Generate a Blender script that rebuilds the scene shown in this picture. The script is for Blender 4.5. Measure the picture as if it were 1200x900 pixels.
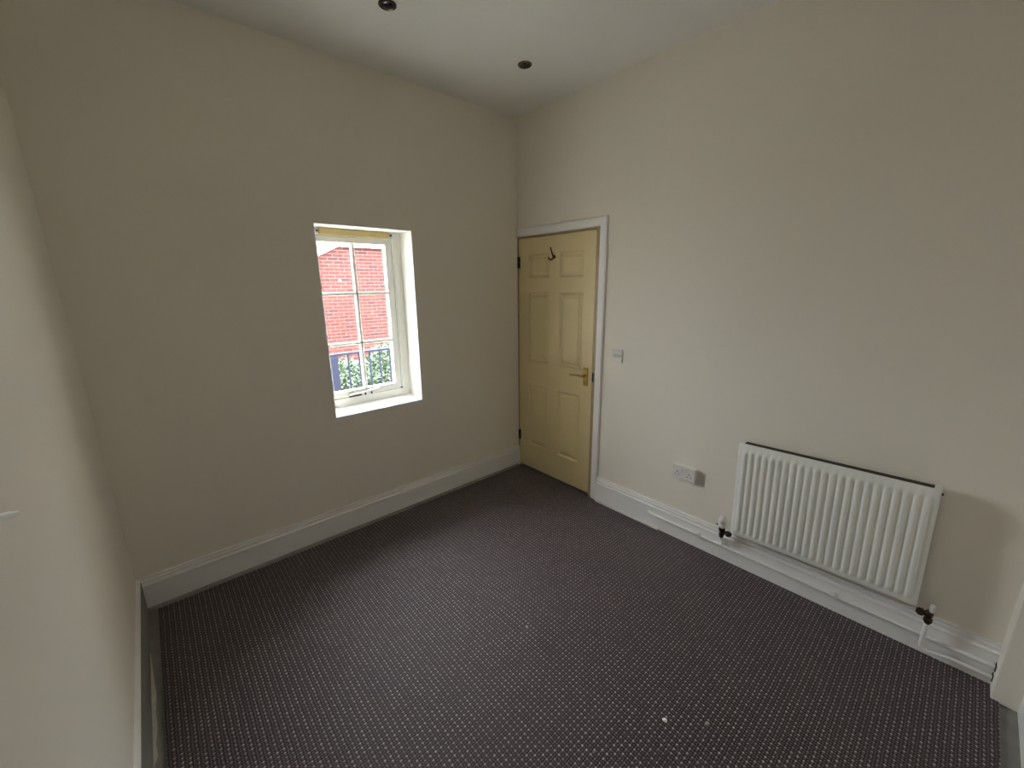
import bpy, bmesh, math, random
from mathutils import Vector, Matrix
random.seed(7)
for o in list(bpy.data.objects): bpy.data.objects.remove(o)
S = bpy.context.scene
C = S.collection

# ------------------------------------------------------------------ camera
cam_d = bpy.data.cameras.new('camera'); cam = bpy.data.objects.new('camera', cam_d); C.objects.link(cam)
cam_d.sensor_fit = 'HORIZONTAL'; cam_d.sensor_width = 36.0; cam_d.lens = 479.45 / 1200 * 36
cam_d.clip_start = 0.02; cam_d.clip_end = 200
yaw, pit, rol = 0.72284, -0.24016, -0.01109
fwd = Vector((math.sin(yaw)*math.cos(pit), math.cos(yaw)*math.cos(pit), math.sin(pit)))
rgt = Vector((math.cos(yaw), -math.sin(yaw), 0)); upv = rgt.cross(fwd)
r2 = math.cos(rol)*rgt + math.sin(rol)*upv; u2 = -math.sin(rol)*rgt + math.cos(rol)*upv
M = Matrix((r2, u2, -fwd)).transposed().to_4x4(); M.translation = (-2.3967, -2.6310, 1.6384)
cam.matrix_world = M
S.camera = cam

# ------------------------------------------------------------------ sky, light, exposure
SKY = 26.0                                     # zenith radiance of an even overcast sky, a third of it at the horizon
W = bpy.data.worlds.new('overcast_sky'); S.world = W; W.use_nodes = True
bg = W.node_tree.nodes['Background']; bg.inputs[0].default_value = (0.90, 0.95, 1.0, 1); wn = W.node_tree.nodes; wl_ = W.node_tree.links
wt = wn.new('ShaderNodeTexCoord'); ws = wn.new('ShaderNodeSeparateXYZ'); wl_.new(wt.outputs['Generated'], ws.inputs[0])
wc = wn.new('ShaderNodeMath'); wc.operation = 'MAXIMUM'; wl_.new(ws.outputs[2], wc.inputs[0]); wc.inputs[1].default_value = 0
wm = wn.new('ShaderNodeMath'); wm.operation = 'MULTIPLY_ADD'; wl_.new(wc.outputs[0], wm.inputs[0]); wm.inputs[1].default_value = SKY*2/3; wm.inputs[2].default_value = SKY/3
wl_.new(wm.outputs[0], bg.inputs[1])
pl = bpy.data.lights.new('window_portal', 'AREA'); pl.shape = 'RECTANGLE'; pl.size = 0.64; pl.size_y = 1.20
pl.cycles.is_portal = True
po = bpy.data.objects.new('window_portal', pl); C.objects.link(po)
po.location = (-1.2755, 0.46, 1.4); po.rotation_euler = (-math.pi/2, 0, 0)
S.view_settings.view_transform = 'Standard'; S.view_settings.look = 'None'
S.view_settings.exposure = 1.27; S.view_settings.gamma = 1.0; S.view_settings.use_curve_mapping = False
try:
    S.cycles.max_bounces = 16; S.cycles.diffuse_bounces = 10; S.cycles.transparent_max_bounces = 16
except Exception: pass

# ------------------------------------------------------------------ dimensions (metres)
H = 2.881; XL = -2.657; YF = -3.012           # ceiling height, left wall, wall behind the viewer
WL, WR, WB, WT = -1.589, -0.962, 0.8155, 1.995  # window opening
BH = 0.189                                     # baseboard height

# ------------------------------------------------------------------ materials
def mat(name, col, rough=0.6, metal=0.0, noise=None, bump=None, spec=0.5):
    m = bpy.data.materials.new(name); m.use_nodes = True
    n = m.node_tree.nodes; l = m.node_tree.links; b = n['Principled BSDF']
    b.inputs['Base Color'].default_value = (*col, 1); b.inputs['Roughness'].default_value = rough
    b.inputs['Metallic'].default_value = metal; b.inputs['Specular IOR Level'].default_value = spec
    tc = n.new('ShaderNodeTexCoord')
    if noise:
        sc, amt = noise
        t = n.new('ShaderNodeTexNoise'); t.inputs['Scale'].default_value = sc; t.inputs['Detail'].default_value = 5
        l.new(tc.outputs['Object'], t.inputs['Vector'])
        mx = n.new('ShaderNodeMix'); mx.data_type = 'RGBA'
        mx.inputs[6].default_value = (*[c*(1-amt) for c in col], 1); mx.inputs[7].default_value = (*[min(1, c*(1+amt)) for c in col], 1)
        l.new(t.outputs['Fac'], mx.inputs[0]); l.new(mx.outputs[2], b.inputs['Base Color'])
    if bump:
        sc, st = bump
        t = n.new('ShaderNodeTexNoise'); t.inputs['Scale'].default_value = sc; t.inputs['Detail'].default_value = 3
        l.new(tc.outputs['Object'], t.inputs['Vector'])
        bp = n.new('ShaderNodeBump'); bp.inputs['Strength'].default_value = st; bp.inputs['Distance'].default_value = 0.002
        l.new(t.outputs['Fac'], bp.inputs['Height']); l.new(bp.outputs['Normal'], b.inputs['Normal'])
    return m
M_ = {}
M_['wall'] = mat('magnolia_emulsion', (0.845, 0.80, 0.715), 0.75, noise=(1.5, .03), bump=(60, .25), spec=.3)
M_['ceil'] = mat('ceiling_paint', (0.80, 0.79, 0.765), 0.85, noise=(2, .02), bump=(80, .2), spec=.2)
M_['gloss'] = mat('white_gloss_paint', (0.87, 0.86, 0.85), 0.32, noise=(9, .03), bump=(25, .12))
M_['reveal'] = mat('white_reveal_paint', (0.84, 0.83, 0.79), 0.55, bump=(40, .2))
M_['frame'] = mat('window_frame_paint', (0.88, 0.87, 0.81), 0.4, noise=(14, .03))
M_['door'] = mat('cream_door_paint', (0.76, 0.63, 0.355), 0.42, noise=(6, .04), bump=(120, .15))
M_['lining'] = mat('old_lining_paint', (0.45, 0.33, 0.2), 0.5, noise=(20, .2))
M_['brass'] = mat('aged_brass', (0.45, 0.29, 0.09), 0.38, 1.0, noise=(40, .25))
M_['bronze'] = mat('dark_bronze', (0.06, 0.04, 0.025), 0.4, 0.8, noise=(60, .3))
M_['darkmetal'] = mat('dark_steel', (0.05, 0.045, 0.04), 0.45, 0.7)
M_['chrome'] = mat('dull_nickel', (0.35, 0.32, 0.28), 0.3, 1.0)
M_['darkchrome'] = mat('tarnished_bezel', (0.10, 0.075, 0.05), 0.3, 1.0)
M_['plastic'] = mat('white_plastic', (0.80, 0.77, 0.74), 0.35)
M_['black'] = mat('black_hole', (0.008, 0.007, 0.006), 0.7)
M_['rad'] = mat('radiator_enamel', (0.88, 0.885, 0.84), 0.3, noise=(8, .02))
M_['fin'] = mat('shaded_fin_steel', (0.085, 0.068, 0.054), 0.9, spec=.05)  # steel darkened to carry the shade inside the radiator
M_['screed'] = mat('grey_screed', (0.30, 0.285, 0.265), 0.8, noise=(18, .25), bump=(60, .6))
M_['smear'] = mat('pale_adhesive', (0.62, 0.58, 0.54), 0.7, noise=(30, .2))
M_['bead'] = mat('shaded_bead_grey', (0.30, 0.28, 0.25), 0.5, noise=(25, .15))  # grey holds the shading of the bead below the baseboard
M_['batten'] = mat('yellow_batten', (0.62, 0.48, 0.19), 0.6, noise=(20, .25))
M_['lampglass'] = mat('lamp_glass', (0.03, 0.022, 0.016), 0.25, 0.0)
M_['mortar'] = mat('mortar', (0.165, 0.118, 0.106), 0.9, noise=(30, .1))
M_['fascia'] = mat('white_fascia', (0.75, 0.75, 0.78), 0.5)
M_['roof'] = mat('roof_tile', (0.16, 0.13, 0.12), 0.8, noise=(8, .2))
M_['pave'] = mat('pale_paving', (0.20, 0.19, 0.175), 0.85, noise=(3, .15), bump=(40, .5))
M_['rail'] = mat('railing_paint', (0.008, 0.009, 0.022), 0.7, spec=.15)
M_['stem'] = mat('stem_bark', (0.10, 0.07, 0.04), 0.8)

def brick_mat(name, per_object):
    m = mat(name, (0.2, 0.06, 0.05), 0.9, bump=(90, .4), spec=.2); n = m.node_tree.nodes; l = m.node_tree.links
    r = n.new('ShaderNodeValToRGB'); e = r.color_ramp.elements
    e[0].position = 0; e[0].color = (0.026, 0.011, 0.013, 1); e[1].position = 1; e[1].color = (0.062, 0.0165, 0.0125, 1)
    for p, c in ((.07, (0.032, 0.010, 0.010, 1)), (.14, (0.042, 0.0105, 0.0085, 1)), (.6, (0.050, 0.013, 0.0102, 1))):
        x = e.new(p); x.color = c
    if per_object: s = n.new('ShaderNodeObjectInfo'); out = s.outputs['Random']
    else: s = n.new('ShaderNodeNewGeometry'); out = s.outputs['Random Per Island']
    l.new(out, r.inputs[0]); l.new(r.outputs[0], n['Principled BSDF'].inputs['Base Color'])
    return m
M_['brick1'] = brick_mat('red_brick', True); M_['brickn'] = brick_mat('red_brick_field', False)

def leaf_mat():
    m = mat('hedge_leaf', (0.10, 0.16, 0.05), 0.5); n = m.node_tree.nodes; l = m.node_tree.links
    r = n.new('ShaderNodeValToRGB'); e = r.color_ramp.elements
    e[0].color = (0.012, 0.028, 0.010, 1); e[1].color = (0.035, 0.058, 0.024, 1)
    s = n.new('ShaderNodeNewGeometry'); l.new(s.outputs['Random Per Island'], r.inputs[0])
    l.new(r.outputs[0], n['Principled BSDF'].inputs['Base Color'])
    return m
M_['leaf'] = leaf_mat()

def glass_mat():
    m = bpy.data.materials.new('window_glass'); m.use_nodes = True; n = m.node_tree.nodes; l = m.node_tree.links
    n.remove(n['Principled BSDF'])
    tr = n.new('ShaderNodeBsdfTransparent'); tr.inputs[0].default_value = (0.97, 0.98, 0.98, 1)
    gl = n.new('ShaderNodeBsdfGlossy'); gl.inputs['Roughness'].default_value = 0.02
    lw = n.new('ShaderNodeLayerWeight'); lw.inputs[0].default_value = 0.5
    pw = n.new('ShaderNodeMath'); pw.operation = 'POWER'; l.new(lw.outputs['Facing'], pw.inputs[0]); pw.inputs[1].default_value = 5
    fr = n.new('ShaderNodeMath'); fr.operation = 'MULTIPLY_ADD'; l.new(pw.outputs[0], fr.inputs[0]); fr.inputs[1].default_value = .9; fr.inputs[2].default_value = .04
    mx = n.new('ShaderNodeMixShader'); l.new(fr.outputs[0], mx.inputs[0]); l.new(tr.outputs[0], mx.inputs[1]); l.new(gl.outputs[0], mx.inputs[2])
    l.new(mx.outputs[0], n['Material Output'].inputs[0])
    return m
M_['glass'] = glass_mat()

def carpet_mat():
    m = bpy.data.materials.new('flecked_loop_carpet'); m.use_nodes = True; n = m.node_tree.nodes; l = m.node_tree.links
    b = n['Principled BSDF']; b.inputs['Roughness'].default_value = 0.55; b.inputs['Specular IOR Level'].default_value = 0.4
    b.inputs['Sheen Weight'].default_value = 0.4; b.inputs['Sheen Roughness'].default_value = 0.35
    b.inputs['Sheen Tint'].default_value = (0.75, 0.7, 0.75, 1)
    tc = n.new('ShaderNodeTexCoord'); sep = n.new('ShaderNodeSeparateXYZ')
    # slight wander of the weave
    nz = n.new('ShaderNodeTexNoise'); nz.inputs['Scale'].default_value = 25; l.new(tc.outputs['Object'], nz.inputs['Vector'])
    ad = n.new('ShaderNodeVectorMath'); ad.operation = 'MULTIPLY_ADD'
    l.new(nz.outputs['Color'], ad.inputs[0]); ad.inputs[1].default_value = (.005, .005, 0); l.new(tc.outputs['Object'], ad.inputs[2])
    l.new(ad.outputs[0], sep.inputs[0])
    def mth(op, a, b_=None, c=None):
        x = n.new('ShaderNodeMath'); x.operation = op
        for i, v in enumerate((a, b_, c)):
            if v is None: continue
            if isinstance(v, (int, float)): x.inputs[i].default_value = v
            else: l.new(v, x.inputs[i])
        return x.outputs[0]
    PX, PY = 0.0215, 0.0190
    cx = mth('COSINE', mth('MULTIPLY', sep.outputs[0], 2*math.pi/PX)); cy = mth('COSINE', mth('MULTIPLY', sep.outputs[1], 2*math.pi/PY))
    d = mth('MULTIPLY', mth('MULTIPLY_ADD', cx, .5, .5), mth('MULTIPLY_ADD', cy, .5, .5))      # one pale fleck per cell
    # finer ribbed loops between
    ex = mth('COSINE', mth('MULTIPLY', sep.outputs[0], 4*math.pi/PX)); ey = mth('COSINE', mth('MULTIPLY', sep.outputs[1], 4*math.pi/PY))
    loop = mth('MULTIPLY', mth('MULTIPLY_ADD', ex, .5, .5), mth('MULTIPLY_ADD', ey, .5, .5))
    n2 = n.new('ShaderNodeTexNoise'); n2.inputs['Scale'].default_value = 220; n2.inputs['Detail'].default_value = 3; l.new(tc.outputs['Object'], n2.inputs['Vector'])
    # every fleck has its own strength
    cv = n.new('ShaderNodeCombineXYZ'); l.new(mth('FLOOR', mth('MULTIPLY_ADD', sep.outputs[0], 1/PX, .5)), cv.inputs[0]); l.new(mth('FLOOR', mth('MULTIPLY_ADD', sep.outputs[1], 1/PY, .5)), cv.inputs[1])
    wn_ = n.new('ShaderNodeTexWhiteNoise'); l.new(cv.outputs[0], wn_.inputs['Vector'])
    fl = mth('MULTIPLY', mth('POWER', d, 3.2), mth('MULTIPLY_ADD', wn_.outputs['Value'], .8, .35))
    fl = mth('MINIMUM', mth('MAXIMUM', fl, 0), 1)
    base = n.new('ShaderNodeMix'); base.data_type = 'RGBA'
    base.inputs[6].default_value = (0.012, 0.0065, 0.0072, 1); base.inputs[7].default_value = (0.19, 0.132, 0.142, 1)
    l.new(mth('MULTIPLY_ADD', loop, .8, mth('MULTIPLY_ADD', n2.outputs['Fac'], .5, -.15)), base.inputs[0])
    mx = n.new('ShaderNodeMix'); mx.data_type = 'RGBA'; mx.inputs[7].default_value = (0.60, 0.52, 0.50, 1)
    l.new(fl, mx.inputs[0]); l.new(base.outputs[2], mx.inputs[6]); l.new(mx.outputs[2], b.inputs['Base Color'])
    bp = n.new('ShaderNodeBump'); bp.inputs['Strength'].default_value = 0.8; bp.inputs['Distance'].default_value = 0.003
    l.new(mth('MULTIPLY_ADD', loop, .8, n2.outputs['Fac']), bp.inputs['Height']); l.new(bp.outputs['Normal'], b.inputs['Normal'])
    return m
M_['carpet'] = carpet_mat()

# ------------------------------------------------------------------ helpers
def BM(): return bmesh.new()
def box(bm, x0, x1, y0, y1, z0, z1, bev=0.0):
    r = bmesh.ops.create_cube(bm, size=1.0)
    vs = r['verts']
    for v in vs:
        v.co = Vector(((x0+x1)/2 + v.co.x*(x1-x0), (y0+y1)/2 + v.co.y*(y1-y0), (z0+z1)/2 + v.co.z*(z1-z0)))
    if bev:
        es = list({e for v in vs for e in v.link_edges})
        bmesh.ops.bevel(bm, geom=es, offset=bev, segments=2, affect='EDGES', profile=.6)
def tube(bm, pts, rad, seg=12, cap=True):
    """sweep a circle along a polyline; rad may be a list"""
    pts = [Vector(p) for p in pts]; rings = []
    prev = None
    for i, p in enumerate(pts):
        a = pts[max(i-1, 0)]; b_ = pts[min(i+1, len(pts)-1)]
        t = (b_-a).normalized()
        if prev is None:
            ref = Vector((0, 0, 1)) if abs(t.z) < .9 else Vector((1, 0, 0)); n_ = t.cross(ref).normalized()
        else: n_ = (prev - t*prev.dot(t)).normalized()
        prev = n_; b2 = t.cross(n_)
        r = rad[i] if isinstance(rad, (list, tuple)) else rad
        rings.append([bm.verts.new(p + r*(math.cos(2*math.pi*k/seg)*n_ + math.sin(2*math.pi*k/seg)*b2)) for k in range(seg)])
    for a, b_ in zip(rings, rings[1:]):
        for k in range(seg): bm.faces.new((a[k], a[(k+1) % seg], b_[(k+1) % seg], b_[k]))
    if cap:
        bm.faces.new(list(reversed(rings[0]))); bm.faces.new(rings[-1])
def lathe(bm, prof, o, axis='Z', seg=24):
    """prof: list of (radius, height along axis) from o"""
    o = Vector(o); ax = {'X': Vector((1, 0, 0)), 'Y': Vector((0, 1, 0)), 'Z': Vector((0, 0, 1))}[axis]
    n_ = Vector((0, 1, 0)) if axis != 'Y' else Vector((1, 0, 0)); b2 = ax.cross(n_)
    rings = []
    for r, h in prof:
        rings.append([bm.verts.new(o + ax*h + max(r, 1e-5)*(math.cos(2*math.pi*k/seg)*n_ + math.sin(2*math.pi*k/seg)*b2)) for k in range(seg)])
    for a, b_ in zip(rings, rings[1:]):
        for k in range(seg): bm.faces.new((a[k], a[(k+1) % seg], b_[(k+1) % seg], b_[k]))
    bm.faces.new(list(reversed(rings[0]))); bm.faces.new(rings[-1])
def extrude_profile(bm, prof, f0, f1):
    """prof: 2D list; f0/f1 map a profile point to 3D at both ends"""
    a = [bm.verts.new(f0(p)) for p in prof]; b_ = [bm.verts.new(f1(p)) for p in prof]
    k = len(prof)
    for i in range(k): bm.faces.new((a[i], a[(i+1) % k], b_[(i+1) % k], b_[i]))
    bm.faces.new(list(reversed(a))); bm.faces.new(b_)
def wloc(o):
    v = Vector((0, 0, 0))
    while o is not None: v += o.location; o = o.parent
    return v
def obj(name, bm, m, parent=None, smooth=None, origin=None):
    bmesh.ops.recalc_face_normals(bm, faces=bm.faces)
    off = Vector(origin) if origin is not None else (wloc(parent) if parent else Vector((0, 0, 0)))
    for v in bm.verts: v.co -= off
    me = bpy.data.meshes.new(name); bm.to_mesh(me); bm.free()
    me.materials.append(M_[m] if isinstance(m, str) else m)
    o = bpy.data.objects.new(name, me); C.objects.link(o)
    if parent: o.parent = parent; o.location = off - wloc(parent)
    else: o.location = off
    if smooth is not None:
        for p in me.polygons: p.use_smooth = True
        me.set_sharp_from_angle(angle=math.radians(smooth))
    return o
def tag(o, label, cat, group=None, kind=None):
    o['label'] = label; o['category'] = cat
    if group: o['group'] = group
    if kind: o['kind'] = kind
    return o
def thing(name, loc, label=None, cat=None, group=None, kind=None):
    o = bpy.data.objects.new(name, None); C.objects.link(o); o.location = loc; o.empty_display_size = .05
    if label: o['label'] = label
    if cat: o['category'] = cat
    if group: o['group'] = group
    if kind: o['kind'] = kind
    return o
def struct(o, label=None, cat=None):
    o['kind'] = 'structure'
    if label: o['label'] = label
    if cat: o['category'] = cat
    return o
def copy_tree(o, parent=None):
    c = o.copy(); C.objects.link(c); c.parent = parent
    for ch in [x for x in bpy.data.objects if x.parent == o]: copy_tree(ch, c)
    return c

# ------------------------------------------------------------------ room shell
bm = BM(); box(bm, XL-.3, .3, YF-.3, .3, -.15, -.010)
struct(obj('floor', bm, 'screed'), 'bare grey screed strip showing beside the carpet edge', 'floor')
# walls: window wall with its opening
bm = BM()
TH = .45
xs = [XL-.3, WL, WR, .3]; zs = [-.15, WB-.02, WT, H+.0]
def wall_grid(bm, xs, zs, hole, conv, th):
    verts = {}
    def V(i, j, k):
        key = (i, j, k)
        if key not in verts: verts[key] = bm.verts.new(conv(xs[i], zs[j], k*th))
        return verts[key]
    nx, nz = len(xs)-1, len(zs)-1
    solid = lambda i, j: 0 <= i < nx and 0 <= j < nz and (i, j) not in hole
    for i in range(nx):
        for j in range(nz):
            if not solid(i, j): continue
            bm.faces.new((V(i, j, 0), V(i+1, j, 0), V(i+1, j+1, 0), V(i, j+1, 0)))
            bm.faces.new((V(i, j+1, 1), V(i+1, j+1, 1), V(i+1, j, 1), V(i, j, 1)))
            if not solid(i-1, j): bm.faces.new((V(i, j, 0), V(i, j+1, 0), V(i, j+1, 1), V(i, j, 1)))
            if not solid(i+1, j): bm.faces.new((V(i+1, j, 0), V(i+1, j, 1), V(i+1, j+1, 1), V(i+1, j+1, 0)))
            if not solid(i, j-1): bm.faces.new((V(i, j, 0), V(i, j, 1), V(i+1, j, 1), V(i+1, j, 0)))
            if not solid(i, j+1): bm.faces.new((V(i, j+1, 0), V(i+1, j+1, 0), V(i+1, j+1, 1), V(i, j+1, 1)))
wall_grid(bm, xs, zs, {(1, 1)}, lambda a, z, d: (a, d, z), TH)
struct(obj('wall_back', bm, 'wall'), 'cream painted wall around the window', 'wall')
# right wall: door recess 9 cm deep, closed behind
DY0, DY1, DZ = 0.0, -0.838, 2.010
bm = BM()
wall_grid(bm, [YF-.3, DY1, DY0], [-.15, DZ, H], {(1, 0)}, lambda a, z, d: (d, a, z), .09)
box(bm, .09, .3, YF-.3, 0, -.15, H)
struct(obj('wall_right', bm, 'wall'), 'cream painted wall with the door and the radiator', 'wall')
bm = BM(); box(bm, XL-.3, XL, YF-.3, 0, -.15, H)
struct(obj('wall_left', bm, 'wall'), 'plain cream painted wall opposite the door', 'wall')
bm = BM(); box(bm, XL, 0, YF-.3, YF, -.15, H)
struct(obj('wall_front', bm, 'wall'), 'plain cream wall opposite the window', 'wall')
bm = BM(); box(bm, XL-.3, .3, YF-.3, TH, H, H+.2)
struct(obj('ceiling', bm, 'ceil'), 'white painted flat ceiling', 'ceiling')
# square pipe boxing in the corner beyond the radiator
bm = BM(); box(bm, -.109, 0, YF, -2.924, -.008, H, .004)
struct(obj('trim_1', bm, 'wall'), 'cream painted pipe boxing in the corner beyond the radiator', 'boxing')

# carpet
bm = BM(); box(bm, -2.602, -0.022, -2.948, -0.022, -.010, 0.0); box(bm, -.022, .035, -.806, -.022, -.010, 0.0)
tag(obj('carpet', bm, 'carpet'), 'dark brown loop carpet with rows of pale flecks', 'carpet')
# pale streak of old adhesive on the bare strip
bm = BM()
pr = [(-.35, .000), (-.45, .006), (-.55, .010), (-.62, .015), (-.72, .011), (-.80, .014), (-.87, .008), (-.93, .012), (-.97, 0)]
a = [bm.verts.new((-2.640, y, -.0085)) for y, w in pr]; b_ = [bm.verts.new((-2.640+w+.001, y, -.0085)) for y, w in pr]
for i in range(len(pr)-1): bm.faces.new((a[i], b_[i], b_[i+1], a[i+1]))
r = bmesh.ops.extrude_face_region(bm, geom=bm.faces[:])
for v in [g for g in r['geom'] if isinstance(g, bmesh.types.BMVert)]: v.co.z -= .0018
tag(obj('adhesive_streak', bm, 'smear'), 'pale streak of dried adhesive on the bare strip beside the carpet', 'residue')

# baseboards: tall plain board with an ogee head
def bb_profile(t, h):
    return [(0, -.008), (t, -.008), (t, h-.052), (t+.003, h-.047), (t+.003, h-.040), (t-.004, h-.036), (t-.006, h-.030), (t-.004, h-.020), (t-.010, h-.015), (t-.011, h-.010), (t-.006, h-.006), (t-.007, h), (0, h)]
bm = BM(); extrude_profile(bm, bb_profile(.021, BH), lambda p: (XL+.0, -p[0], p[1]), lambda p: (0.0, -p[0], p[1]))
struct(obj('baseboard_back', bm, 'gloss'), 'white moulded baseboard under the window', 'baseboard')
bm = BM(); extrude_profile(bm, bb_profile(.021, BH), lambda p: (-p[0], -.899, p[1]), lambda p: (-p[0], -2.924, p[1]))
struct(obj('baseboard_right', bm, 'gloss'), 'white moulded baseboard behind the radiator', 'baseboard')
bm = BM(); extrude_profile(bm, [(0, -.008), (.016, -.008), (.016, .188), (.013, .191), (0, .191)], lambda p: (XL+p[0], -.021, p[1]), lambda p: (XL+p[0], YF, p[1]))
bl = struct(obj('baseboard_left', bm, 'gloss'), 'plain white baseboard with a bare grey face along the floor strip', 'baseboard')
M_['bareface'] = mat('bare_grey_face', (0.24, 0.225, 0.215), 0.8, noise=(22, .25))
bm = BM(); box(bm, XL+.016, XL+.0168, YF+.02, -.022, -.008, .180); obj('bare_face', bm, 'bareface', bl)
bm = BM(); extrude_profile(bm, [(0, -.008), (.016, -.008), (.016, .188), (.013, .191), (0, .191)], lambda p: (XL+.016, YF+p[0], p[1]), lambda p: (-.109, YF+p[0], p[1]))
struct(obj('baseboard_front', bm, 'gloss'), 'plain white baseboard along the wall opposite the window', 'baseboard')
# beads at the foot of the baseboards
bead = [(0, 0), (.014, 0), (.0135, .006), (.010, .012), (.005, .016), (0, .017)]
bm = BM(); extrude_profile(bm, bead, lambda p: (-.030, -.021-p[0], p[1]), lambda p: (-2.641, -.021-p[0], p[1]))
struct(obj('trim_2', bm, 'bead'), 'shade-grey bead at the foot of the baseboard under the window', 'trim')
bm = BM(); extrude_profile(bm, bead, lambda p: (-.021-p[0], -.905, p[1]), lambda p: (-.021-p[0], -1.43, p[1]))
M_['bead2'] = mat('worn_white_bead', (0.66, 0.65, 0.63), 0.5, noise=(20, .1))
struct(obj('trim_3', bm, 'bead2'), 'short white bead at the foot of the baseboard beside the door', 'trim')

# ------------------------------------------------------------------ door with architrave
AO, AT_ = -0.899, 2.080
bm = BM()
ap = [(0, 0), (0, -.007), (.006, -.011), (.028, -.012), (.036, -.016), (.054, -.018), (.060, -.013), (.060, 0)]   # across, out of the wall
# head and leg, mitred at the corner
def arch(bm):
    leg0 = [bm.verts.new((p[1], -.839-p[0], .0)) for p in ap]
    cor = [bm.verts.new((p[1], -.839-p[0], 2.012+p[0])) for p in ap]
    head = [bm.verts.new((p[1], -.0, 2.012+p[0])) for p in ap]
    k = len(ap)
    for A, B in ((leg0, cor), (cor, head)):
        for i in range(k): bm.faces.new((A[i], A[(i+1) % k], B[(i+1) % k], B[i]))
    bm.faces.new(leg0); bm.faces.new(head)
arch(bm)
struct(obj('trim_4', bm, 'gloss', smooth=25), 'white moulded architrave around the cream door', 'architrave')

LY0, LY1, LZ0, LZ1 = -.014, -.803, .014, 1.993
XF = .004                                              # face of the leaf
door = thing('door_1', (XF+.02, -.414, 0), 'cream six panel door with brass lever handle', 'door', kind='structure')
# lining round the leaf
bm = BM()
box(bm, .0005, .088, -.8375, -.8075, 0, 2.0095); box(bm, .0005, .088, -.0115, -.0005, 0, 2.0095); box(bm, .0005, .088, -.8075, -.0115, 1.9975, 2.0095)
box(bm, .046, .06, -.8075, -.793, 0, 1.9975)
obj('door_lining', bm, 'lining', door)
cols = [(-.128, -.362), (-.468, -.702)]; rows = [(.232, .798), (.995, 1.572), (1.678, 1.868)]
ys = [LY0, -.128, -.362, -.468, -.702, LY1]; zs2 = [LZ0, .232, .798, .995, 1.572, 1.678, 1.868, LZ1]
bm = BM()
wall_grid(bm, ys, zs2, {(i, j) for i in (1, 3) for j in (1, 3, 5)}, lambda a, z, d: (XF+d, a, z), .012)
box(bm, XF+.012, XF+.040, LY1, LY0, LZ0, LZ1)
leaf = obj('leaf', bm, 'door', door)
for (ya, yb) in cols:
    for (za, zb) in rows:
        bm = BM(); rings = []
        for ins, dep in ((0, 0), (.004, -.0022), (.009, .001), (.016, .0075), (.022, .0085), (.030, .0075), (.042, .0015), (.046, .0005)):
            rings.append([bm.verts.new((XF+dep, y, z)) for y, z in ((ya-ins, za+ins), (yb+ins, za+ins), (yb+ins, zb-ins), (ya-ins, zb-ins))])
        for A, B in zip(rings, rings[1:]):
            for k in range(4): bm.faces.new((A[k], A[(k+1) % 4], B[(k+1) % 4], B[k]))
        bm.faces.new(rings[-1])
        obj('panel', bm, 'door', leaf)
# hinges
for z in (1.808, .298):
    bm = BM(); tube(bm, [(-.004, -.011, z-.045), (-.004, -.011, z+.045)], .0055, 10); box(bm, -.001, XF+.001, -.030, -.008, z-.045, z+.045)
    obj('hinge', bm, 'darkmetal', door)
# lever handle on a long brass plate
bm = BM(); box(bm, XF-.007, XF, -.768, -.728, .885, 1.022, .003)
hp = obj('handle', bm, 'brass', door); hp['label'] = 'aged brass lever handle on a back plate'
bm = BM(); lathe(bm, [(.011, 0), (.011, -.012), (.008, -.016), (.008, -.05)], (XF-.006, -.748, .962), 'X', 16)
tube(bm, [(XF-.049, -.752, .962), (XF-.050, -.735, .963), (XF-.050, -.70, .964), (XF-.049, -.665, .961), (XF-.046, -.640, .958), (XF-.040, -.628, .960)], [.008, .0085, .007, .006, .0065, .005], 10)
obj('lever', bm, 'brass', hp, 40)
bm = BM(); lathe(bm, [(.005, 0), (.005, -.0015)], (XF-.007, -.748, .912), 'X', 12)
obj('keyhole', bm, 'black', hp)
for z in (1.008, .899):
    bm = BM(); lathe(bm, [(.004, 0), (.003, -.002)], (XF-.007, -.748, z), 'X', 10); obj('screw', bm, 'darkmetal', hp)
bm = BM(); box(bm, -.0008, .012, -.824, -.8105, .925, .995)
obj('strike_plate', bm, 'black', door)['label'] = 'dark strike plate in the door lining'
# coat hook
bm = BM(); lathe(bm, [(.014, 0), (.014, -.003), (.010, -.006), (.007, -.012)], (XF, -.412, 1.835), 'X', 16)
hk = obj('coat_hook', bm, 'bronze', door, 40); hk['label'] = 'dark metal double coat hook'
bm = BM(); tube(bm, [(XF-.008, -.412, 1.835), (XF-.016, -.409, 1.848), (XF-.020, -.404, 1.868), (XF-.024, -.399, 1.888), (XF-.030, -.398, 1.903)], [.0065, .006, .005, .0045, .006], 10)
obj('upper_prong', bm, 'bronze', hk, 40)
bm = BM(); tube(bm, [(XF-.008, -.412, 1.832), (XF-.018, -.406, 1.818), (XF-.028, -.398, 1.812), (XF-.036, -.390, 1.820), (XF-.038, -.386, 1.832)], [.007, .0065, .006, .0055, .0065], 10)
obj('lower_prong', bm, 'bronze', hk, 40)

# ------------------------------------------------------------------ window
FY = .17                                                # room face of the frame
win = thing('window_1', (-1.2755, FY+.03, WB), 'white two by three pane timber casement window in a deep reveal', 'window', kind='structure')
# reveal linings (painted plaster returns)
bm = BM(); box(bm, WR-.004, WR+.02, .0015, FY, WB, WT-.004); obj('reveal', bm, 'reveal', win)
bm = BM(); box(bm, WL-.02, WL+.004, .0015, FY, WB, WT-.004); obj('reveal', bm, 'reveal', win)
bm = BM(); box(bm, WL+.0, WR-.0, .0015, FY, WT-.004, WT+.02); obj('reveal', bm, 'reveal', win)
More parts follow.
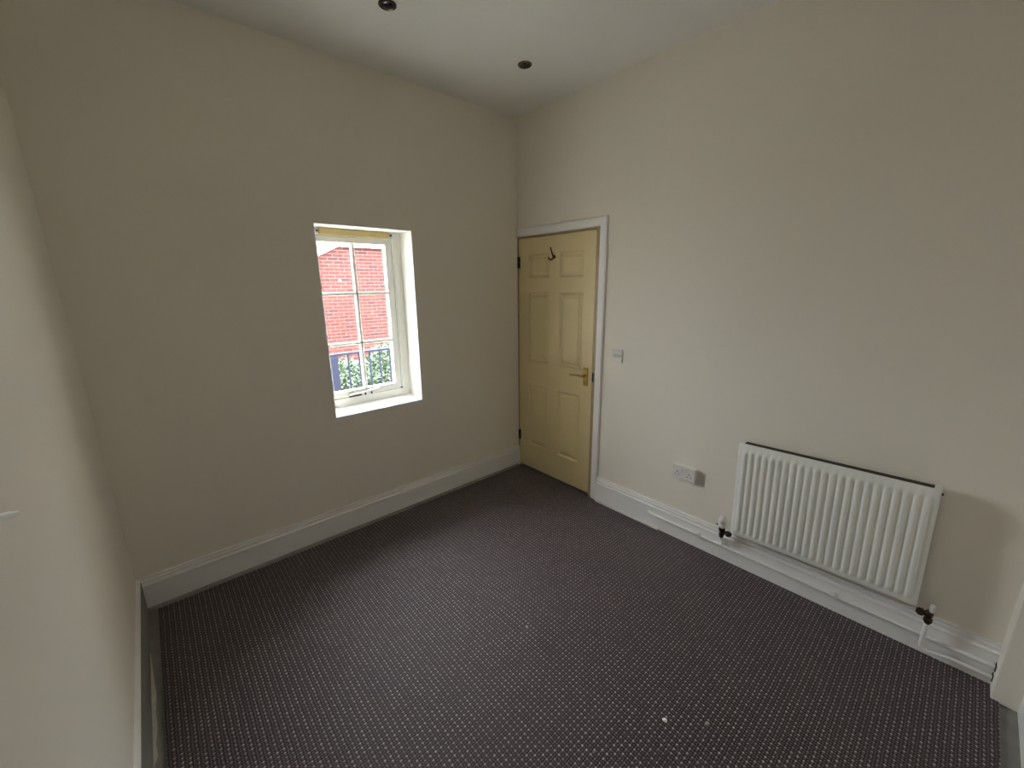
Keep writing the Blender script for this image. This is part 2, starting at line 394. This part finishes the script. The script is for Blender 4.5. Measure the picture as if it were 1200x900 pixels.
# sill board sloping up to the frame
bm = BM(); extrude_profile(bm, [(-.001, WB-.024), (-.003, WB-.006), (0, WB), (FY, WB+.014), (FY, WB-.024)], lambda p: (WL+.002, p[0], p[1]), lambda p: (WR-.002, p[0], p[1]))
obj('sill', bm, 'gloss', win)
# fixed frame
fx0, fx1 = WL+.002, WR-.002; cx0, cx1 = -1.571, -1.034; cz0, cz1 = .886, 1.942
fr = None
bm = BM()
box(bm, cx1+.002, fx1, FY, FY+.075, WB, WT-.004, .002); box(bm, fx0, cx0-.002, FY, FY+.075, WB, WT-.004)
box(bm, cx0-.002, cx1+.002, FY, FY+.075, WB, cz0-.002, .002); box(bm, cx0-.002, cx1+.002, FY, FY+.075, cz1+.002, WT-.004, .002)
box(bm, fx0, fx1, FY+.075, FY+.12, WB-.01, WB+.02)
obj('frame', bm, 'frame', win)
# a raised stop bead down the hinge side of the frame
bm = BM(); box(bm, -1.024, -1.012, FY-.008, FY, .84, 1.985, .002); obj('stop_bead', bm, 'frame', win)
# casement: stiles and rails
SY = FY+.006; gx0, gx1, gz0, gz1 = -1.526, -1.080, .930, 1.909
bm = BM()
box(bm, cx0, gx0, SY, SY+.045, cz0, cz1, .003); box(bm, gx1, cx1, SY, SY+.045, cz0, cz1, .003)
box(bm, gx0-.002, gx1+.002, SY, SY+.045, cz0, gz0, .003); box(bm, gx0-.002, gx1+.002, SY, SY+.045, gz1, cz1, .003)
cas = obj('casement', bm, 'frame', win)
MX = -1.302; bars = [1.252, 1.584]
def glazing(bm, a0, a1, c, vertical):
    pf = [(-.011, .004), (-.006, 0), (.006, 0), (.011, .004), (.011, .030), (.008, .038), (-.008, .038), (-.011, .030)]
    if vertical: extrude_profile(bm, pf, lambda p: (c+p[0], SY+.002+p[1], a0), lambda p: (c+p[0], SY+.002+p[1], a1))
    else: extrude_profile(bm, pf, lambda p: (a0, SY+.002+p[1], c+p[0]), lambda p: (a1, SY+.002+p[1], c+p[0]))
bm = BM(); glazing(bm, gz0, gz1, MX, True); obj('glazing_bar', bm, 'frame', cas)
for z in bars:
    bm = BM(); glazing(bm, gx0, gx1, z, False); obj('glazing_bar', bm, 'frame', cas)
for xa, xb in ((gx0, MX), (MX, gx1)):
    for za, zb in ((gz0, bars[0]), (bars[0], bars[1]), (bars[1], gz1)):
        bm = BM(); box(bm, xa+.001, xb-.001, SY+.024, SY+.028, za+.001, zb-.001); obj('pane', bm, 'glass', cas)
# stay along the bottom rail
bm = BM(); tube(bm, [(-1.425, SY-.014, .898), (-1.39, SY-.016, .902), (-1.30, SY-.018, .909), (-1.235, SY-.016, .918), (-1.205, SY-.012, .922)], [.007, .005, .0045, .0045, .006], 8)
st = obj('casement_stay', bm, 'chrome', win, 40); st['label'] = 'worn metal casement stay along the bottom rail'
bm = BM(); box(bm, -1.432, -1.345, SY-.012, FY-.0005, .884, .894, .002); obj('stay_bracket', bm, 'bronze', st)
for x in (-1.275, -1.32):
    bm = BM(); lathe(bm, [(.006, 0), (.006, .012), (.004, .016)], (x, SY-.016, .886), 'Z', 10); obj('stay_pin', bm, 'bronze', st)
# fastener on the stile and hinge at the foot
bm = BM(); box(bm, -1.548, -1.532, SY-.008, SY, 1.625, 1.69, .002); tube(bm, [(-1.540, SY-.006, 1.66), (-1.540, SY-.022, 1.655), (-1.538, SY-.026, 1.62)], .005, 8)
obj('casement_fastener', bm, 'bronze', win)
bm = BM(); box(bm, -1.042, -1.030, SY-.010, SY, .884, .893); obj('hinge', bm, 'darkmetal', win)
# yellowed batten with blind brackets
bt = thing('blind_batten', (-1.29, FY-.016, 1.95), 'yellowed timber blind batten across the head of the window', 'batten')
bm = BM(); box(bm, -1.512, -1.058, FY-.022, FY-.0005, 1.951, 1.988, .003); obj('board', bm, 'batten', bt)
for x in (-1.525, -1.042):
    bm = BM(); box(bm, x-.010, x+.010, FY-.014, FY-.0005, 1.954, 1.984, .002)
    br = obj('bracket', bm, 'frame', bt)
    bm = BM(); lathe(bm, [(.006, 0), (.006, -.008)], (x, FY-.0145, 1.969), 'Y', 10); obj('bracket_pin', bm, 'darkmetal', br)

# small wall plug beside the window
bm = BM(); lathe(bm, [(.006, 0), (.006, -.001), (.004, -.003), (.0015, -.0035)], (-.865, 0, 1.21), 'Y', 14)
tag(obj('wall_plug', bm, 'plastic', smooth=40), 'tiny white wall plug in the cream wall beside the window', 'wall plug')
# thin raised white mark on the left wall
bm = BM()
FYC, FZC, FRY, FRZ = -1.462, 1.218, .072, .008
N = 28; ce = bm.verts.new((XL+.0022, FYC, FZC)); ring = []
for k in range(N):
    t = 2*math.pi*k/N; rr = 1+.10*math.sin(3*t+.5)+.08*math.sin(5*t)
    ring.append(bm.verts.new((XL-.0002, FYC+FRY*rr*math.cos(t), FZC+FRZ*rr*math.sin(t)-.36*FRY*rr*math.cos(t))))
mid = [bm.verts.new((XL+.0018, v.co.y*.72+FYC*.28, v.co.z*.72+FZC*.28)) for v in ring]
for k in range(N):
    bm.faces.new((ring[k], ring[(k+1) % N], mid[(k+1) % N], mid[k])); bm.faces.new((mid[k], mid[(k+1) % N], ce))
M_['mark'] = mat('white_mark', (0.9, 0.9, 0.89), 0.5, noise=(40, .04))
tag(obj('wall_mark', bm, 'mark', smooth=60), 'small white mark on the plain wall opposite the door', 'mark')

# ------------------------------------------------------------------ radiator
RX, RY0, RY1, RZ0, RZ1 = -.100, -1.897, -2.667, .235, .783
rad = thing('radiator', (-.06, -1.897, RZ0), 'white fluted steel panel radiator on the cream wall', 'radiator')
# pressed front panel: flutes with rounded ends
NF = 23; W_ = RY0-RY1; pitch = (W_-.034)/NF
def flute(s):                                           # s = distance from the left edge
    t = (s-.017)/pitch
    if t < 0 or t > NF: return 0.0
    f = t - math.floor(t); c = .5-.5*math.cos(2*math.pi*f)
    return min(1, max(0, (c-.22)/.5))
zz = [0, .012, .022, .030, .036, .042, .050, .27, W_ and .488, .494, .500, .506, .514, .548]
bm = BM(); ns = NF*10
ssx = [0, .006] + [.017 + (W_-.034)*i/ns for i in range(ns+1)] + [W_-.006, W_]
grid = []
for z in zz:
    e = 1.0
    if z <= .022 or z >= .514: e = 0
    elif z < .050: e = math.sin((z-.022)/.028*math.pi/2)
    elif z > .488: e = math.sin((.514-z)/.026*math.pi/2)
    row = []
    for s in ssx:
        d = .0075*flute(s)*e
        edge = .004 if (s == 0 or s == W_ or z == 0 or z == .548) else 0
        row.append(bm.verts.new((RX+.0075-d+edge, RY0-s, RZ0+z)))
    grid.append(row)
for a, b_ in zip(grid, grid[1:]):
    for i in range(len(ssx)-1): bm.faces.new((a[i], a[i+1], b_[i+1], b_[i]))
# returned edges
per = [(grid[0], 0), (grid[-1], 0)]
for row in (grid[0], grid[-1]):
    back = [bm.verts.new((RX+.020, v.co.y, v.co.z)) for v in (row[0], row[-1])]
    bm.faces.new([row[0]] + row[1:-1] + [row[-1], back[1], back[0]])
obj('front_panel', bm, 'rad', rad, 50)
for ya, yb in ((RY0+.0015, RY0-.0005), (RY1+.0005, RY1-.0015)):
    bm = BM(); box(bm, RX+.014, -.034, yb, ya, RZ0+.008, RZ1+.002); obj('side_panel', bm, 'rad', rad)
bm = BM(); box(bm, -.042, -.034, RY1+.004, RY0-.004, RZ0+.02, RZ1-.02); obj('rear_panel', bm, 'fin', rad)
# convector fins behind the panel, with a dark sheet across the open top
nf = 60
fb = BM(); box(fb, RX+.020, -.043, -.0006, .0006, RZ0+.03, RZ1-.05)
fin0 = None
bm = fb
off = Vector((0, 0, 0))
fin0 = None
for k in range(nf):
    y = RY0-.014-(W_-.028)*k/(nf-1)
    if fin0 is None:
        for v in bm.verts: v.co.y += y
        fin0 = obj('fin', bm, 'fin', rad); y00 = y
    else:
        c = fin0.copy(); C.objects.link(c); c.parent = rad; c.location = fin0.location + Vector((0, y-y00, 0))
bm = BM(); box(bm, RX+.008, RX+.0125, RY1+.002, RY0-.002, RZ1-.001, RZ1+.002); box(bm, -.038, -.034, RY1+.002, RY0-.002, RZ1-.03, RZ1-.001)
for ya, yb in ((RY0-.001, RY0-.022), (RY1+.022, RY1+.001)): box(bm, RX+.018, -.034, yb, ya, RZ1-.002, RZ1+.002)
obj('top_rim', bm, 'rad', rad)
bm = BM(); box(bm, RX+.0205, -.0385, RY1+.0225, RY0-.0225, RZ1-.004, RZ1-.001); obj('gap_shade', bm, 'fin', rad)  # flat dark sheet stands in for the shade in the top gap
for y in (-2.05, -2.52):
    bm = BM(); box(bm, -.036, -.002, y-.02, y+.02, RZ0+.06, RZ1-.06); obj('wall_bracket', bm, 'darkmetal', rad)
bm = BM(); lathe(bm, [(.0055, 0), (.0055, -.005), (.003, -.006)], (-.062, RY1-.0015, RZ1-.025), 'Y', 12); obj('bleed_valve', bm, 'bronze', rad)
# thermostatic valve at the left foot
VX, VY = -.066, -1.842
bm = BM(); lathe(bm, [(.011, .172), (.011, .182), (.014, .185), (.014, .196), (.010, .199), (.011, .206), (.016, .212), (.018, .228), (.019, .238)], (VX, VY, 0), 'Z', 16)
tube(bm, [(VX, VY, .208), (VX, VY-.052, .208)], [.012, .012], 12)
tv = obj('thermostatic_valve', bm, 'bronze', rad, 40); tv['label'] = 'dark bronze valve body with white thermostatic head'
bm = BM(); lathe(bm, [(.019, .238), (.023, .242), (.023, .256), (.0195, .259), (.0195, .263), (.0215, .266), (.0215, .288), (.017, .294), (.015, .303), (.010, .307)], (VX, VY, 0), 'Z', 20)
obj('valve_head', bm, 'plastic', tv, 40)
bm = BM(); lathe(bm, [(.015, -.026), (.0165, -.030), (.0165, -.044), (.015, -.047)], (VX, VY, .208), 'Y', 6); obj('union_nut', bm, 'bronze', tv)
bm = BM(); lathe(bm, [(.004, .018), (.0055, .022), (.0055, .030)], (VX, VY, .245), 'Y', 8); obj('locking_pin', bm, 'bronze', tv)
# lockshield valve at the right foot
LX, LY = -.066, -2.709
bm = BM(); lathe(bm, [(.010, .160), (.012, .166), (.015, .170), (.015, .184), (.010, .188), (.012, .194), (.014, .205), (.014, .216), (.010, .221)], (LX, LY, 0), 'Z', 14)
tube(bm, [(LX, LY, .203), (LX, LY+.041, .205)], [.011, .011], 12)
lv = obj('lockshield_valve', bm, 'bronze', rad, 40); lv['label'] = 'rusty brown lockshield valve'
bm = BM(); lathe(bm, [(.0145, .018), (.016, .021), (.016, .032), (.0145, .036)], (LX, LY, .203), 'Y', 6); obj('union_nut', bm, 'bronze', lv)
bm = BM(); lathe(bm, [(.0085, .220), (.0095, .224), (.0105, .240), (.010, .252), (.006, .255)], (LX, LY-.006, 0), 'Z', 14); obj('valve_cap', bm, 'plastic', lv, 40)
rad.rotation_euler = (-.024, 0, 0)

# ------------------------------------------------------------------ heating pipes on the baseboard
def bend(p0, p1, p2, r=.02, n=5):
    p0, p1, p2 = map(Vector, (p0, p1, p2)); a = p1+(p0-p1).normalized()*r; b_ = p1+(p2-p1).normalized()*r
    return [a*(1-t)**2 + p1*2*t*(1-t) + b_*t*t for t in [i/n for i in range(n+1)]]
PX_ = -.0335
hp1 = thing('heating_pipe', (PX_, -1.36, .097), 'long white heating pipe clipped along the baseboard under the radiator', 'pipe', 'heating pipes on the baseboard')
bm = BM(); tube(bm, bend((-.020, -1.355, .103), (PX_, -1.355, .103), (PX_, -1.4, .102), .009) + [(PX_, -1.7, .098), (PX_, -2.2, .095), (PX_, -2.925, .093)], .0085, 12); obj('pipe_run', bm, 'gloss', hp1, 40)
bm = BM(); tube(bm, [(PX_, VY, .098)] + bend((PX_, VY, .10), (PX_, VY, .150), (VX, VY, .150), .016) + bend((PX_, VY, .150), (VX, VY, .150), (VX, VY, .180), .016) + [(VX, VY, .1695)], .0078, 12); obj('valve_riser', bm, 'gloss', hp1, 40)
def clip(y, z, par):
    bm = BM(); box(bm, PX_-.012, -.0215, y-.008, y+.008, z-.013, z+.013, .003); obj('pipe_clip', bm, 'plastic', par)
clip(-1.70, .098, hp1); clip(-2.395, .095, hp1)
hp2 = thing('heating_pipe', (PX_, -2.70, .045), 'short white heating pipe below the long one beside the corner boxing', 'pipe', 'heating pipes on the baseboard')
bm = BM(); tube(bm, [(LX-.0, LY, .1785), (LX-.001, LY, .10)] + bend((LX-.002, LY, .10), (LX-.002, LY, .046), (LX+.004, LY-.05, .046), .02) + [(PX_-.008, -2.80, .046), (PX_-.004, -2.925, .044)], .0085, 12); obj('pipe_run', bm, 'gloss', hp2, 40)
for z in (.093, .044):
    bm = BM(); box(bm, PX_-.016, -.022, -2.9235, -2.921, z-.012, z+.016); obj('pipe_hole', bm, 'black', hp1 if z > .06 else hp2)

# ------------------------------------------------------------------ socket and switch
sk = thing('double_socket', (-.015, -1.568, .43), 'white double power socket on the wall beside the radiator', 'socket')
bm = BM(); box(bm, -.026, 0, -1.640, -1.497, .430, .513, .002); obj('back_box', bm, 'plastic', sk)
bm = BM(); box(bm, -.035, -.026, -1.642, -1.495, .428, .515, .004); pt = obj('face_plate', bm, 'plastic', sk)
for yc in (-1.530, -1.607):
    for dy, dz, w, h in ((0, .012, .003, .004), (-.011, -.008, .0035, .0022), (.011, -.008, .0035, .0022)):
        bm = BM(); box(bm, -.0356, -.034, yc+dy-w, yc+dy+w, .466+dz-h-.004, .466+dz+h-.004); obj('pin_hole', bm, 'black', pt)
for yc in (-1.556, -1.581):
    bm = BM(); box(bm, -.039, -.034, yc-.006, yc+.006, .478, .500, .0015); obj('rocker', bm, 'plastic', pt)
sw = thing('light_switch', (-.005, -1.020, 1.104), 'white double light switch on the wall beside the door', 'switch')
bm = BM(); box(bm, -.010, 0, -1.064, -.978, 1.104, 1.190, .003); pt = obj('face_plate', bm, 'plastic', sw)
for yc in (-1.007, -1.037):
    bm = BM(); extrude_profile(bm, [(0, -.013), (-.002, -.013), (-.007, .013), (0, .013)], lambda p: (-.0098+p[0], yc-.009, 1.147+p[1]), lambda p: (-.0098+p[0], yc+.009, 1.147+p[1])); obj('rocker', bm, 'plastic', pt)
for yc in (-.9905, -1.0515):
    bm = BM(); lathe(bm, [(.004, 0), (.003, -.001)], (-.010, yc, 1.147), 'X', 10); obj('screw', bm, 'chrome', pt)

# ------------------------------------------------------------------ recessed downlights
dl = thing('downlight', (-.497, -.622, H), 'recessed round ceiling downlight nearer the door', 'downlight', 'ceiling downlights')
o = (-.497, -.622, H)
bm = BM(); lathe(bm, [(.034, 0), (.041, 0), (.041, -.003), (.037, -.006), (.034, -.004)], o, 'Z', 32); obj('bezel', bm, 'darkchrome', dl, 40)
bm = BM(); lathe(bm, [(.034, -.0035), (.033, -.001), (.030, -.0008), (.029, -.0018)], o, 'Z', 32); obj('reflector', bm, 'bronze', dl, 40)
bm = BM(); lathe(bm, [(.028, -.0012), (.027, -.004), (.020, -.0065), (.010, -.008), (.002, -.0085)], o, 'Z', 24); obj('lamp', bm, 'lampglass', dl, 40)
d2 = copy_tree(dl); d2.location = (-1.337, -.600, H); d2['label'] = 'recessed round ceiling downlight in line with the window'

# ------------------------------------------------------------------ crumbs on the carpet
def crumb(x, y, r, m, label, seed):
    rnd = random.Random(seed); bm = BM(); bmesh.ops.create_icosphere(bm, subdivisions=2, radius=r)
    for v in bm.verts: v.co = Vector((v.co.x*rnd.uniform(.7, 1.25), v.co.y*rnd.uniform(.7, 1.25), max(v.co.z*.75, -r*.5)*rnd.uniform(.9, 1.1) + r*.5 + x*0))
    for v in bm.verts: v.co += Vector((x, y, 0))
    mn = min(v.co.z for v in bm.verts)
    for v in bm.verts: v.co.z -= mn
    tag(obj('paint_flake', bm, m, origin=(x, y, 0)), label, 'debris')
M_['flake'] = mat('white_flake', (.92, .92, .90), .5); M_['dull'] = mat('dull_flake', (.45, .42, .38), .7)
crumb(-1.162, -2.097, .0085, 'flake', 'bright white flake of debris on the carpet', 1)
crumb(-1.053, -2.211, .007, 'dull', 'dull grey crumb on the carpet beside the white flake', 2)
crumb(-1.250, -1.419, .0045, 'flake', 'tiny pale crumb in the middle of the carpet', 3)

# ------------------------------------------------------------------ outside
GZ = -.15
bm = BM(); box(bm, -14, 16, TH, 24, GZ-.1, GZ)
struct(obj('ground', bm, 'pave'), 'pale paving outside the window', 'paving')
# red brick house opposite
HY = 7.0
hs = thing('brick_house', (2.5, HY+1, GZ), 'red brick house wall seen through the window', 'house')
poly = [(-1.8, GZ), (6.5, GZ), (6.5, 2.50), (1.10, 2.50), (.63, 2.275), (-1.8, 1.06)]
bm = BM(); extrude_profile(bm, poly, lambda p: (p[0], HY+.012, p[1]), lambda p: (p[0], HY+3.5, p[1]))
bw = obj('brick_wall', bm, 'mortar', hs)
def top_at(x):
    if x >= 1.10: return 2.50
    if x >= .63: return 2.275 + (x-.63)/(.47)*.225
    return 1.06 + (x+1.8)/2.43*1.215
spots = []
c = 0; z = GZ
while z < 2.55:
    x = -1.8 + (.1125 if c % 2 else 0)
    while x < 6.4:
        if z+.065 < max(top_at(x), top_at(x+.215))+.06: spots.append((x, z+.006))
        x += .225
    z += .075; c += 1
vis = sorted(spots, key=lambda s: (max(0, abs(s[0]-1.25)-.75))*2 + abs(s[1]-1.5)*.55)
near = vis[:300]; rest = vis[300:]
bb_ = BM(); box(bb_, 0, .212, HY, HY+.03, 0, .062); b0 = None
for x, z in near:
    if b0 is None:
        for v in bb_.verts: v.co += Vector((x, 0, z))
        b0 = obj('brick', bb_, 'brick1', bw, origin=(x, HY, z)); base = b0.location.copy(); first = (x, z)
    else:
        k = b0.copy(); C.objects.link(k); k.parent = bw; k.location = base + Vector((x-first[0], random.uniform(-.002, .002), z-first[1]))
vs, fs = [], []
for x, z in rest:
    n0 = len(vs); x1, z1 = x+.212, z+.062
    vs += [(x, HY, z), (x1, HY, z), (x1, HY, z1), (x, HY, z1), (x, HY+.013, z), (x1, HY+.013, z), (x1, HY+.013, z1), (x, HY+.013, z1)]
    fs += [tuple(n0+i for i in f) for f in ((0, 1, 2, 3), (0, 4, 5, 1), (1, 5, 6, 2), (2, 6, 7, 3), (3, 7, 4, 0))]
me = bpy.data.meshes.new('brickwork'); L0 = wloc(hs); me.from_pydata([tuple(Vector(v)-L0) for v in vs], [], fs); me.materials.append(M_['brickn'])
bo = bpy.data.objects.new('brickwork', me); C.objects.link(bo); bo.parent = bw; bo['kind'] = 'stuff'
bm = BM(); box(bm, 1.08, 6.6, HY-.10, HY-.07, 2.47, 2.66); box(bm, 1.08, 6.6, HY-.10, HY+.05, 2.475, 2.49)
obj('fascia', bm, 'fascia', hs)
bm = BM(); extrude_profile(bm, [(1.16, 2.55), (.62, 2.29), (-1.9, 1.03), (-1.9, 1.16), (.62, 2.42), (1.16, 2.68)], lambda p: (p[0], HY-.08, p[1]), lambda p: (p[0], HY+.0, p[1]))
obj('bargeboard', bm, 'fascia', hs)
bm = BM(); extrude_profile(bm, [(6.7, 2.62), (1.16, 2.64), (-1.95, 1.14), (-1.95, 1.22), (1.1, 2.72), (3.0, 3.3), (6.7, 3.3)], lambda p: (p[0], HY+.1 , p[1]), lambda p: (p[0], HY+3.6, p[1]))
obj('roof', bm, 'roof', hs)
bm = BM(); box(bm, .955, 1.005, HY-.03, HY, 1.72, 1.77, .006); obj('wall_square', bm, 'fascia', hs)['label'] = 'small white square on the brickwork'  # small raised white square on the brick face

# metal railing
RLY = 1.6
rl = thing('metal_railing', (0, RLY, GZ), 'dark blue metal railing outside the window', 'railing')
bm = BM(); box(bm, -2.2, 2.4, RLY-.02, RLY+.02, .950, .974, .003); obj('top_rail', bm, 'rail', rl)
bm = BM(); box(bm, -2.2, 2.4, RLY-.015, RLY+.015, -.03, -.005); obj('bottom_rail', bm, 'rail', rl)
for x in (-1.055, 1.3):
    bm = BM(); box(bm, x-.034, x+.034, RLY-.034, RLY+.034, GZ, .949, .003); obj('post', bm, 'rail', rl)
q0 = None
xsb = [-.910+.1135*i for i in range(19)] + [-1.16-.1135*i for i in range(9)]
for x in xsb:
    if q0 is None:
        bm = BM(); tube(bm, [(x, RLY, -.005), (x, RLY, .952)], .0085, 10); q0 = obj('baluster', bm, 'rail', rl, 40); xb0 = x
    else:
        k = q0.copy(); C.objects.link(k); k.parent = rl; k.location = q0.location + Vector((x-xb0, 0, 0))
# hedge behind the railing
hg = thing('hedge', (.6, 2.9, GZ), 'bushy green hedge behind the metal railing', 'hedge')
rnd = random.Random(3)
vs, fs = [], []
L0 = wloc(hg)
for k in range(26000):
    x = rnd.uniform(-1.2, 2.4); y = rnd.gauss(2.9, .22)
    top = .62 + .13*min(1, max(0, (x+.6)/1.2)) + .07*math.sin(x*5.3)+.05*math.sin(x*13+1) - .5*(y-2.9)**2
    z = GZ + .03 + (top-GZ)*(rnd.random()**.6) * (1 if rnd.random() < .93 else 1.08)
    L = rnd.uniform(.035, .07); w = L*.5
    d = Vector((rnd.gauss(0, 1), rnd.gauss(-.3, 1), rnd.gauss(.5, .7))).normalized(); s = d.cross(Vector((rnd.gauss(0, 1), rnd.gauss(0, 1), rnd.gauss(0, 1)))).normalized(); nn = d.cross(s)
    p = Vector((x, y, z)) - L0; n0 = len(vs)
    vs += [p, p+d*L*.5+s*w*.5+nn*.006, p+d*L, p+d*L*.5-s*w*.5+nn*.006, p+d*L*.5]
    fs += [(n0, n0+1, n0+4), (n0+1, n0+2, n0+4), (n0+2, n0+3, n0+4), (n0+3, n0, n0+4)]
me = bpy.data.meshes.new('foliage'); me.from_pydata([tuple(v) for v in vs], [], fs); me.materials.append(M_['leaf'])
fo = bpy.data.objects.new('foliage', me); C.objects.link(fo); fo.parent = hg; fo['kind'] = 'stuff'
for i in range(9):
    x = -1.0+.4*i; bm = BM(); tube(bm, [(x, 2.9, GZ), (x+.03, 2.88, .15), (x-.02, 2.92, .5)], [.02, .014, .006], 6); obj('stem', bm, 'stem', hg)
